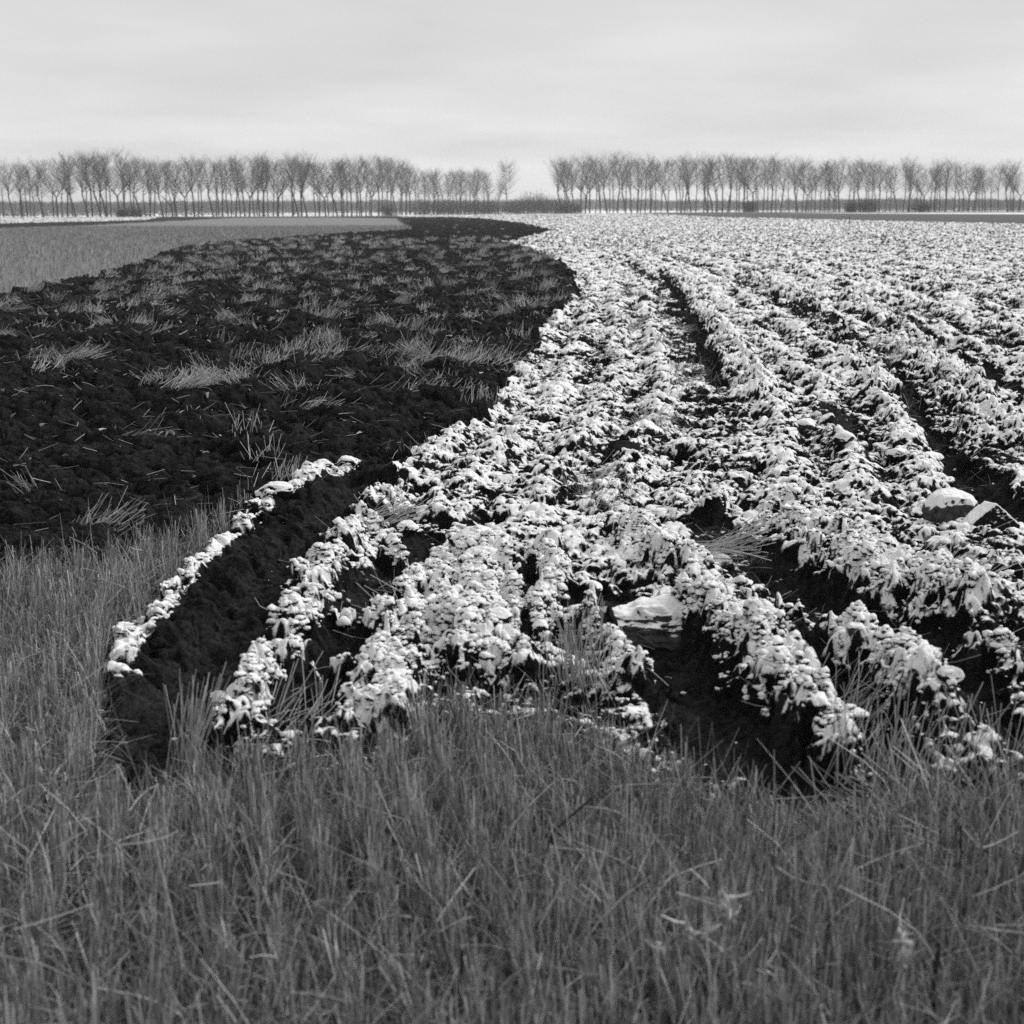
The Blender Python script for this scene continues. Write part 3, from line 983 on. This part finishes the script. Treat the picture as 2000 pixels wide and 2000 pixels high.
def clod(x, y, size, seed, mat, label, group=None, sub=5, rz=0., sink=.3, rough=.10, cut=.72, tilt=(0, 0), name='clod', extra=(), edge=.3):
    X, Y, Z = at(x, y)
    V, Fc = clod_shape(sub, seed, 12, rough, size, cut, extra)
    me = np_mesh(name, V, Fc, None, True)
    if mat is M_CLAY:
        nn = np.zeros(len(V) * 3, np.float32); me.vertices.foreach_get('normal', nn); nn = nn.reshape(-1, 3)
        ss = .43 + (V[:, 2] / size[2] - edge) * 1.3 + (nn[:, 2] - .5) * .5 + n3(V / size[0], .45, 31) * .6 + n3(V / size[0], .2, 35) * .2
        at_ = me.attributes.new('snow', 'FLOAT', 'POINT'); at_.data.foreach_set('value', ss.astype(np.float32))
    o = link(name, me, mat)
    o.location = (X, Y, Z + size[2] * (1 - 2 * sink))
    o.rotation_euler = (tilt[0], tilt[1], rz)
    tag(o, label, 'clod', group)
    return o

GC = 'large clods lying on the ploughed land'
clod(1264, 1203, (.29, .17, .14), 4, M_CLAY, 'large cracked grey clay slab capped with snow in the middle of the snowy ridges', GC, 6, -.05, .36, .30, .8, (0, 0), 'clay_slab', [((.05, -.8, .62), .56), ((-.22, -.1, 1), .72), ((.6, -.1, .8), .66)], .48)
clod(1112, 1145, (.055, .05, .04), 5, M_CLOD, 'smooth snow covered lump left of the cracked clay slab', GC, 5, .4, .3)
clod(1335, 1180, (.04, .035, .035), 6, M_CLOD, 'small snow capped lump just below the cracked clay slab', GC, 5)
clod(1790, 1008, (.14, .11, .115), 8, M_CLAY, 'smooth round block with flat snow top and grey side on the right', GC, 6, .1, .25, .10, .97, (0, 0), 'clay_block', [((-.05, -1, .28), .72), ((.1, -.4, 1), .84)], .38)
clod(1868, 1025, (.15, .10, .13), 12, M_CLOD, 'pointed wedge shaped clod with black side at the right edge', GC, 5, .1, .15, .04, .9, (0, 0), 'clod', [((0, -1, .05), .35), ((-.65, 0, .75), .38), ((.7, .1, .7), .38)])
clod(1180, 868, (.10, .08, .055), 14, M_BARE, 'bare black clod without snow left of the larger dark one', GC, 5)
clod(1290, 850, (.15, .10, .075), 15, M_CLOD, 'dark flat clod with a black face in the middle of the snowy field', GC, 5, .3, .3, .1, .6, (.25, 0))
clod(1520, 818, (.09, .07, .06), 16, M_CLAY, 'pale smooth clod standing out in the snowy field', GC, 5)
clod(1590, 868, (.07, .06, .05), 17, M_CLOD, 'white rounded clod right of the pale smooth one', GC, 5)
clod(1693, 876, (.08, .06, .05), 18, M_CLOD, 'white flat topped clod beside the long dark furrow', GC, 5)
clod(1757, 882, (.075, .06, .04), 19, M_CLOD, 'low white clod right beside the flat topped one', GC, 5)
clod(895, 1080, (.11, .08, .05), 20, M_CLOD, 'broad snow slab on top of the central ridge', GC, 5, .2, .55, .16)
clod(930, 1110, (.13, .09, .05), 21, M_CLOD, 'second broad snow slab tilting right on the central ridge', GC, 5, -.3, .55, .16, .7, (0, .2))
clod(940, 1245, (.05, .04, .03), 22, M_CLOD, 'small white lump low on the central snow mass', GC, 5)
clod(520, 965, (.10, .06, .06), 23, M_CLOD, 'snow capped lump at the top corner of the left furrow', GC, 5, .1, .35, .14)
clod(610, 920, (.06, .04, .03), 24, M_CLOD, 'small snowy lump between the two larger ones above the left furrow', GC, 5, .1, .3, .14)
clod(658, 905, (.07, .045, .04), 25, M_CLOD, 'snowy lump at the far end above the left furrow', GC, 5, .1, .3, .14)
clod(770, 1035, (.055, .045, .04), 26, M_CLOD, 'round snowy clod in the dark pocket right of the left furrow', GC, 5, 0, .3, .12)
clod(735, 1075, (.03, .025, .03), 27, M_CLOD, 'small snow topped clod in the dark pocket below the round one', GC, 5, 0, .3, .12)
clod(755, 1140, (.025, .02, .02), 28, M_CLOD, 'tiny snow topped clod low in the dark pocket', GC, 5, 0, .3, .12)
clod(1570, 1195, (.045, .03, .025), 29, M_CLOD, 'small snow topped stone in the dark furrow right of the slab', GC, 5, 0, .3, .12)
clod(1612, 1285, (.035, .03, .03), 30, M_CLAY, 'grey snow dusted stone between the near right ridges', GC, 5, 0, .2, .12)
clod(1395, 1155, (.05, .035, .03), 31, M_CLOD, 'snowy clod above the near end of the large snow ridge', GC, 5, 0, .3, .14)
clod(1020, 1250, (.03, .025, .025), 32, M_CLOD, 'small white crumb left of the upright straw clump', GC, 5, 0, .3, .12)
clod(1600, 1408, (.06, .03, .025), 33, M_CLOD, 'smooth white lump at the near right foot of the large ridge', GC, 5, -.3, .3, .08)
clod(1785, 1405, (.04, .03, .03), 34, M_CLOD, 'white lump hanging over the black hole at the lower right', GC, 5, -.5, .3, .1)

# ------------------------------------------------------------------ bare trees
def segs(A, B, ra, rb, tone, sides=4):
    d = B - A
    Ln = np.linalg.norm(d, axis=1) + 1e-9
    return stalks(A, d, Ln, ra, np.zeros_like(A), tone, rings=2, sides=sides, taper=float(np.mean(rb / ra)))


def tree_meshes(seed, lean, fork, round_crown=False, slim=False):
    """unit: 16 m tall bare tree; trunk and crown meshes"""
    r = np.random.default_rng(seed)
    H = 16.
    T = Pile(); C = Pile()
    def limb(P, p, d, length, rad, n, curve, taper=.75, nz=.07):
        pts = [p]
        for i in range(n):
            d = d + curve / n + r.normal(0, nz, 3); d = d / np.linalg.norm(d)
            q = p + d * length / n
            r2 = rad * (taper ** (1. / n)) 
            P.add(segs(p[None], q[None], np.array([rad]), np.array([r2]), np.array([r.uniform(.2, .8)]), 5 if rad > .06 else 3))
            p = q; rad = r2; pts.append((p, d, rad))
        return pts[1:]
    fh = .22 if fork == 2 else (.34 if fork == 1 else .42)
    top = limb(T, np.array([0, 0, -.3]), np.array([lean * .4, 0, 1.]), H * fh, .19 if not slim else .125, 5, np.array([lean * .6, 0, 0]), .72, .022)
    base = top[-1]
    leaders = []
    nl = 3 if fork else 2
    if slim or round_crown: nl = 1
    for k in range(nl):
        a = r.uniform(0, 6.28); t = (.34 if fork else .2) * r.uniform(.7, 1.3) if nl > 1 else .04
        d = base[1] + np.array([math.cos(a) * t * 1.3, math.sin(a) * t, .0])
        if fork and k < 2: d = base[1] + np.array([(-1) ** k * t * 1.4, r.normal(0, .1), 0])
        leaders.append(limb(T if k == 0 else C, base[0], d / np.linalg.norm(d), H * (1 - fh) * r.uniform(.78, .95), base[2] * .92, 7, np.array([0, 0, .25]), .22, .035 if nl == 1 else .07))
    sub = []
    cs = .28 if round_crown else .0
    for ld in [top[2:]] + leaders:
        for j, (p, d, rad) in enumerate(ld):
            low = ld is not leaders[0] and ld == top[2:]
            for m in range(1 if (p[2] < H * .36) else (11 if round_crown else 5 if slim else 4)):
                if p[2] < H * .36 and r.random() < .6: continue
                a = r.uniform(0, 6.28)
                up = r.uniform(.55, 1.9) if not round_crown else r.uniform(.2, 1.1)
                dd = np.array([math.cos(a), math.sin(a), up]); dd /= np.linalg.norm(dd)
                ln = r.uniform(.12, .30) * H * (.6 + .4 * min(1, (H - p[2]) / (H * .45))) * (.85 if slim else 1.) * (1.5 * math.sqrt(max(.05, 1 - ((p[2] / H - .66) / .36) ** 2)) if round_crown else 1)
                sub.append((p, dd, ln, max(rad * .42, .034)))
    tw = []
    for p, d, ln, rad in sub:
        for (q, e, rr) in limb(C, p, d, ln, rad, 4, np.array([0, 0, .5]), .3):
            for _ in range(5 if round_crown else 3):
                tw.append((q, e + r.normal(0, .45, 3) + np.array([0, 0, .15]), r.uniform(.5, 1.25)))
            
    tw = [(q, e, l) for q, e, l in tw]
    A = np.array([q for q, e, l in tw]); E = np.array([e for q, e, l in tw]); E /= np.linalg.norm(E, axis=1, keepdims=True)
    l = np.array([l for q, e, l in tw])
    n = len(A)
    C.add(stalks(A, E, l, np.full(n, .0075), r.normal(0, .2, (n, 3)), r.uniform(0, 1, n), rings=2, sides=3, taper=.6))
    A2 = A + E * (l * .6)[:, None]; E2 = E + r.normal(0, .5, (n, 3))
    C.add(stalks(A2, E2, l * .7, np.full(n, .0058), r.normal(0, .2, (n, 3)), r.uniform(0, 1, n), rings=2, sides=3, taper=.5))
    def m(P, nm):
        return np_mesh(nm, np.concatenate(P.V), np.concatenate(P.F), {'tone': np.concatenate(P.T)})
    return m(T, 'trunk'), m(C, 'crown')

KINDS = {}
def kind(code):
    if code not in KINDS:
        base, seed, sgn = code
        rnd_ = (base == 'round'); slim = (base == 'slim')
        lean = {'lean': -.20, 'leanr': .14}.get(base, 0.)
        fk = {'fork': 1, 'lowfork': 2}.get(base, 0)
        KINDS[code] = tree_meshes(900 + seed * 7 + sum(map(ord, base)), lean + (-.04 if base == 'plain' else 0), fk, rnd_, slim)
    return KINDS[code]


def put_tree(xb, yb, ytop, Yd, base, var, label, group):
    """xb, yb: foot on the photograph's land; distance Yd; height from the picture"""
    d = CRn @ np.array([(xb - 1000) / F, -(yb - 1000) / F, -1.0])
    t = Yd / d[1]
    X = d[0] * t
    z = float(macro(np.array([X]), np.array([Yd]))[0])
    e = CRn @ np.array([(xb - 1000) / F, -(ytop - 1000) / F, -1.0])
    zt = CAMZ + e[2] * Yd / e[1]
    s = (zt - z) / 16.3
    tr, cr = kind((base, var, 0))
    root = bpy.data.objects.new('bare_tree', None); COL.objects.link(root)
    root.location = (X, Yd, z); wdt = {'slim': 1.6, 'round': 1.12}.get(base, 1.38); root.scale = (s * wdt, s * wdt, s)
    root.rotation_euler = (0, 0, random.uniform(-.35, .35) if base in ('lean', 'leanr', 'fork', 'lowfork') else random.uniform(0, 6.28))
    tag(root, label, 'tree', group)
    link('trunk', tr, M_BARK, root); link('crown', cr, M_TWIG, root)

LTOP = np.array([(18, 316), (36, 314), (72, 320), (109, 303), (160, 305), (181, 298), (235, 294), (272, 305), (301, 314), (344, 307), (398, 305), (453, 312), (489, 303), (536, 305),
                 (576, 301), (616, 312), (688, 310), (733, 304), (777, 313), (806, 325), (853, 330), (904, 327), (947, 327), (965, 335), (991, 320), (1081, 314), (1110, 310), (1150, 304),
                 (1193, 302), (1248, 303), (1302, 306), (1340, 304), (1372, 306), (1427, 303), (1474, 298), (1503, 308), (1539, 306), (1590, 314), (1626, 312), (1677, 312), (1720, 314),
                 (1745, 320), (1775, 310), (1793, 319), (1836, 314), (1880, 319), (1916, 319), (1952, 313), (2000, 316)])
# left row: foot of each trunk (2000 px frame) with its kind
ROW_L = [(27, 'lean'), (45, 'plain'), (54, 'slim'), (68, 'slim'), (86, 'lean'), (105, 'slim'), (113, 'fork'), (132, 'plain'), (148, 'lean'), (172, 'lean'), (181, 'plain'), (197, 'lean'), (208, 'lean'),
         (217, 'slim'), (232, 'fork'), (243, 'plain'), (259, 'slim'), (275, 'lean'), (284, 'slim'), (293, 'plain'), (302, 'slim'), (319, 'lean'), (337, 'lowfork'), (346, 'slim'), (363, 'fork'),
         (380, 'plain'), (395, 'slim'), (417, 'lean'), (423, 'slim'), (434, 'plain'), (445, 'slim'), (461, 'plain'), (470, 'slim'), (478, 'slim'), (487, 'fork'), (497, 'slim'), (507, 'slim'),
         (514, 'plain'), (524, 'slim'), (534, 'slim'), (543, 'fork'), (553, 'slim'), (571, 'slim'), (583, 'lean'), (589, 'plain'), (600, 'lean'), (616, 'slim'), (624, 'slim'), (636, 'fork'),
         (651, 'slim'), (659, 'lean'), (668, 'plain'), (678, 'slim'), (687, 'plain'), (697, 'slim'), (706, 'plain'), (715, 'slim')]
ROW_M = [(659 + 10, 'slim'), (725, 'fork'), (740, 'plain'), (746, 'slim'), (757, 'slim'), (764, 'plain'), (775, 'lean'), (785, 'plain'), (792, 'plain'), (801, 'plain'), (812, 'slim'), (820, 'slim'), (828, 'slim'),
         (837, 'slim'), (847, 'slim'), (856, 'plain'), (866, 'slim'), (875, 'slim'), (882, 'slim'), (893, 'slim'), (900, 'plain'), (909, 'slim'), (918, 'slim'), (928, 'plain'), (934, 'slim'), (944, 'slim'),
         (951, 'slim'), (973, 'plain')]
ROW_R = [(1097, 'lean'), (1107, 'slim'), (1115, 'lean'), (1124, 'lean'), (1134, 'plain'), (1143, 'fork'), (1152, 'plain'), (1163, 'slim'), (1172, 'slim'), (1186, 'lean'), (1198, 'slim'), (1206, 'plain'),
         (1222, 'lean'), (1233, 'plain'), (1244, 'slim'), (1251, 'slim'), (1260, 'slim'), (1270, 'plain'), (1280, 'slim'), (1291, 'slim'), (1305, 'lean'), (1322, 'slim'), (1331, 'slim'), (1337, 'plain'),
         (1350, 'lean'), (1359, 'slim'), (1374, 'slim'), (1382, 'lean'), (1392, 'lean'), (1401, 'slim'), (1411, 'plain'), (1421, 'leanr'), (1438, 'slim'), (1443, 'slim'), (1453, 'slim'), (1461, 'slim'), (1471, 'fork'),
         (1480, 'slim'), (1490, 'slim'), (1506, 'plain'), (1515, 'slim'), (1525, 'leanr'), (1558, 'lean'), (1566, 'slim'), (1574, 'fork'), (1584, 'slim'), (1591, 'slim'), (1601, 'slim'), (1610, 'slim'), (1619, 'slim'),
         (1628, 'lowfork'), (1639, 'plain'), (1656, 'slim'), (1666, 'slim'), (1681, 'lean'), (1691, 'slim'), (1702, 'slim'), (1717, 'plain'), (1729, 'slim'), (1752, 'lean'), (1764, 'slim'), (1773, 'leanr'),
         (1789, 'slim'), (1805, 'fork'), (1815, 'slim'), (1824, 'plain'), (1835, 'slim'), (1846, 'plain'), (1863, 'slim'), (1881, 'slim'), (1891, 'fork'), (1901, 'slim'), (1912, 'slim'), (1923, 'slim'), (1935, 'slim'),
         (1968, 'lean'), (1978, 'plain'), (1990, 'fork')]
ORD = {1: 'first', 2: 'second', 3: 'third'}
def ordn(i):
    if i in ORD: return ORD[i]
    s = 'th'
    if i % 100 not in (11, 12, 13): s = {1: 'st', 2: 'nd', 3: 'rd'}.get(i % 10, 'th')
    return '%d%s' % (i, s)
LOOK = {'lean': 'bare tree leaning left', 'leanr': 'bare tree leaning right', 'plain': 'straight bare tree', 'slim': 'slender bare tree', 'fork': 'bare tree forking halfway up', 'lowfork': 'bare tree with a low fork'}
jit = random.Random(4)
allL = sorted(ROW_L + ROW_M)
for i, (x, kd) in enumerate(allL):
    far = x > 745
    k = np.interp(x, [0, 700, 800, 1000], [0, 0, 1, 1])
    yb = np.interp(x, [0, 600, 760, 1000], [423.3, 422, 418.5, 417.5])
    top = np.interp(x, LTOP[:, 0], LTOP[:, 1]) + jit.uniform(-1, 9 if kd == 'slim' else 4)
    if x == 973: top += 22
    Yd = np.interp(x, [0, 700, 800, 1000], [372, 400, 500, 520]) + jit.uniform(-4, 14)
    n = len(allL) - i
    put_tree(x, yb, top, Yd, kd, (i * 5) % (4 if kd in ('slim', 'plain') else 3), '%s, %s front trunk left of the lone round tree' % (LOOK[kd], ordn(n)), 'bare trees in the row left of the gap')
for i in range(72):
    left = i < 38
    x = 14 + i * 25.4 + jit.uniform(-9, 9) if left else 1112 + (i - 38) * 26.2 + jit.uniform(-9, 9)
    top = np.interp(x, LTOP[:, 0], LTOP[:, 1]) + jit.uniform(1, 12)
    Yd = (np.interp(x, [0, 700, 860], [400, 430, 530]) if left else np.interp(x, [1080, 2000], [475, 410])) + jit.uniform(0, 12)
    put_tree(x, 416, top, Yd, 'slim', i % 3, 'bare tree of the rear rank %s of the gap, seen between nearer trunks' % ('left' if left else 'right'),
             'rear rank of bare trees left of the gap' if left else 'rear rank of bare trees right of the gap')
put_tree(991, 418, 319.5, 500, 'round', 0, 'lone bare tree with a round crown at the left side of the gap', 'bare trees in the row left of the gap')
for i, (x, kd) in enumerate(ROW_R):
    top = np.interp(x, LTOP[:, 0], LTOP[:, 1]) + jit.uniform(-1, 9 if kd == 'slim' else 4)
    Yd = np.interp(x, [1080, 2000], [455, 385]) + jit.uniform(-4, 14)
    put_tree(x, 415, top, Yd, kd, (i * 5) % (4 if kd in ('slim', 'plain') else 3), '%s, %s front trunk right of the gap' % (LOOK[kd], ordn(i + 1)), 'bare trees in the row right of the gap')


# ------------------------------------------------------------------ bushes under and between the trees
def bush(xpx, Yd, hgt, wid, seed, label):
    r = np.random.default_rng(seed)
    d = CRn @ np.array([(xpx - 1000) / F, -(415 - 1000) / F, -1.0]); t = Yd / d[1]; X = d[0] * t
    n = 120
    P = Pile()
    B = np.stack([r.normal(0, wid * .3, n), r.normal(0, wid * .3, n), np.zeros(n) - .1], 1)
    D = np.stack([r.normal(0, .35, n), r.normal(0, .35, n), np.ones(n)], 1)
    Ln = hgt * r.uniform(.5, 1., n)
    P.add(stalks(B, D, Ln, np.full(n, .042), r.normal(0, .1, (n, 3)), r.uniform(0, 1, n), rings=3, sides=3, taper=.4))
    m = 6
    Bs = np.repeat(B, m, 0) + np.repeat(D * Ln[:, None] / np.linalg.norm(D, axis=1, keepdims=True), m, 0) * r.uniform(.2, 1, (n * m, 1))
    P.add(stalks(Bs, r.normal(0, 1, (n * m, 3)) + np.array([0, 0, .8]), r.uniform(.3, .9, n * m) * hgt * .25, np.full(n * m, .024), r.normal(0, .2, (n * m, 3)), r.uniform(0, 1, n * m), rings=2, sides=3, taper=.5))
    o = P.build('bush', M_BUSH); o.location = (X, Yd, float(macro(np.array([X]), np.array([Yd]))[0]))
    tag(o, label, 'bush', 'bushes in the tree rows')

for i, (x, Y, h, wd, lab) in enumerate([
    (1042, 540, 9.0, 6, 'tallest bare bush in the gap between the tree rows'),
    (1020, 540, 7.0, 6, 'bush left of the tallest one in the gap'),
    (1062, 540, 8.0, 5, 'bush right of the tallest one in the gap'),
    (1080, 520, 6.0, 6, 'low bush at the right end of the gap'),
    (1005, 530, 6.0, 6, 'low bush right beside the lone round tree'),
    (970, 530, 6.0, 8, 'low bush left of the lone round tree'),
    (950, 530, 6.5, 8, 'second low bush left of the lone round tree'),
    (925, 530, 6.0, 8, 'third low bush left of the lone round tree'),
    (898, 530, 7.0, 8, 'fourth low bush left of the lone round tree'),
    (870, 530, 6.0, 8, 'fifth low bush left of the lone round tree'),
    (845, 530, 7.5, 8, 'sixth low bush left of the lone round tree'),
    (820, 520, 6.5, 8, 'seventh low bush left of the lone round tree'),
    (760, 430, 4.5, 5, 'dark bush among the trunks where the left row starts to recede'),
    (262, 395, 3.2, 4, 'bush among the trunks at the left part of the left row'),
    (238, 395, 2.6, 3, 'smaller bush left of the one in the left part of the row'),
    (1462, 430, 4.0, 3, 'dark bush among the trunks left of the tallest right tree'),
    (1662, 420, 3.5, 3, 'dark small bush in the middle of the right row'),
    (1695, 420, 4.5, 5, 'wider dark bush in the middle of the right row'),
    (1800, 410, 3.5, 5, 'low bush in the right part of the right row'),
    (1100, 460, 4.5, 5, 'bush at the foot of the first trees right of the gap'),
    (1120, 460, 4.0, 5, 'second bush at the foot of the first trees right of the gap')]):
    bush(x, Y, h, wd, 50 + i, lab)


def far_wood():
    """a belt of woodland on the horizon"""
    r = np.random.default_rng(77)
    P = Pile()
    n = 7000
    X = r.uniform(-520, 520, n); Y = r.uniform(960, 1120, n)
    prof = 8.3 + 1.3 * perlin(X, 0 * X, 110, 701) + .8 * perlin(X, 0 * X, 25, 702) + .9 * perlin(X, Y, 9, 703)
    zb = macro(X, Y)
    H = prof * r.uniform(.85, 1.04, n) - zb
    D = np.stack([r.normal(0, .05, n), r.normal(0, .05, n), np.ones(n)], 1)
    P.add(stalks(np.stack([X, Y, zb - .3], 1), D, H, np.full(n, .15), np.zeros((n, 3)), r.uniform(0, 1, n), rings=2, sides=3, taper=.4))
    m = 14
    XX = np.repeat(X, m); YY = np.repeat(Y, m); HH = np.repeat(H, m); ZB = np.repeat(zb, m); k = len(XX)
    B = np.stack([XX + r.normal(0, .8, k), YY + r.normal(0, .8, k), ZB + HH * r.uniform(.15, .9, k)], 1)
    P.add(stalks(B, r.normal(0, .7, (k, 3)) + np.array([0, 0, 1.]), r.uniform(1., 2.2, k), np.full(k, .16), r.normal(0, .2, (k, 3)), r.uniform(0, 1, k), rings=2, sides=3, taper=.3))
    tag(P.build('far_wood', M_WOOD), 'low grey belt of distant woodland along the whole horizon', 'wood', None, 'stuff')
far_wood()

# ------------------------------------------------------------------ the air
def air():
    V = np.array([[x, y, z] for z in (-1.6, 32) for y in (-20, 2300) for x in (-1500, 1500)], float)
    Fc = np.array([[0, 2, 3, 1], [4, 5, 7, 6], [0, 1, 5, 4], [2, 6, 7, 3], [0, 4, 6, 2], [1, 3, 7, 5]])
    me = np_mesh('haze', V, Fc)
    m = bpy.data.materials.new('haze'); m.use_nodes = True
    t = m.node_tree; t.nodes.clear()
    o = t.nodes.new('ShaderNodeOutputMaterial'); p = t.nodes.new('ShaderNodeVolumePrincipled')
    p.inputs['Color'].default_value = (.9, .9, .9, 1); p.inputs['Density'].default_value = HAZE
    t.links.new(p.outputs[0], o.inputs['Volume'])
    ob = link('haze', me, m)
    tag(ob, 'thin pale haze in the air over the fields', 'haze', None, 'stuff')
HAZE = .0003
air()
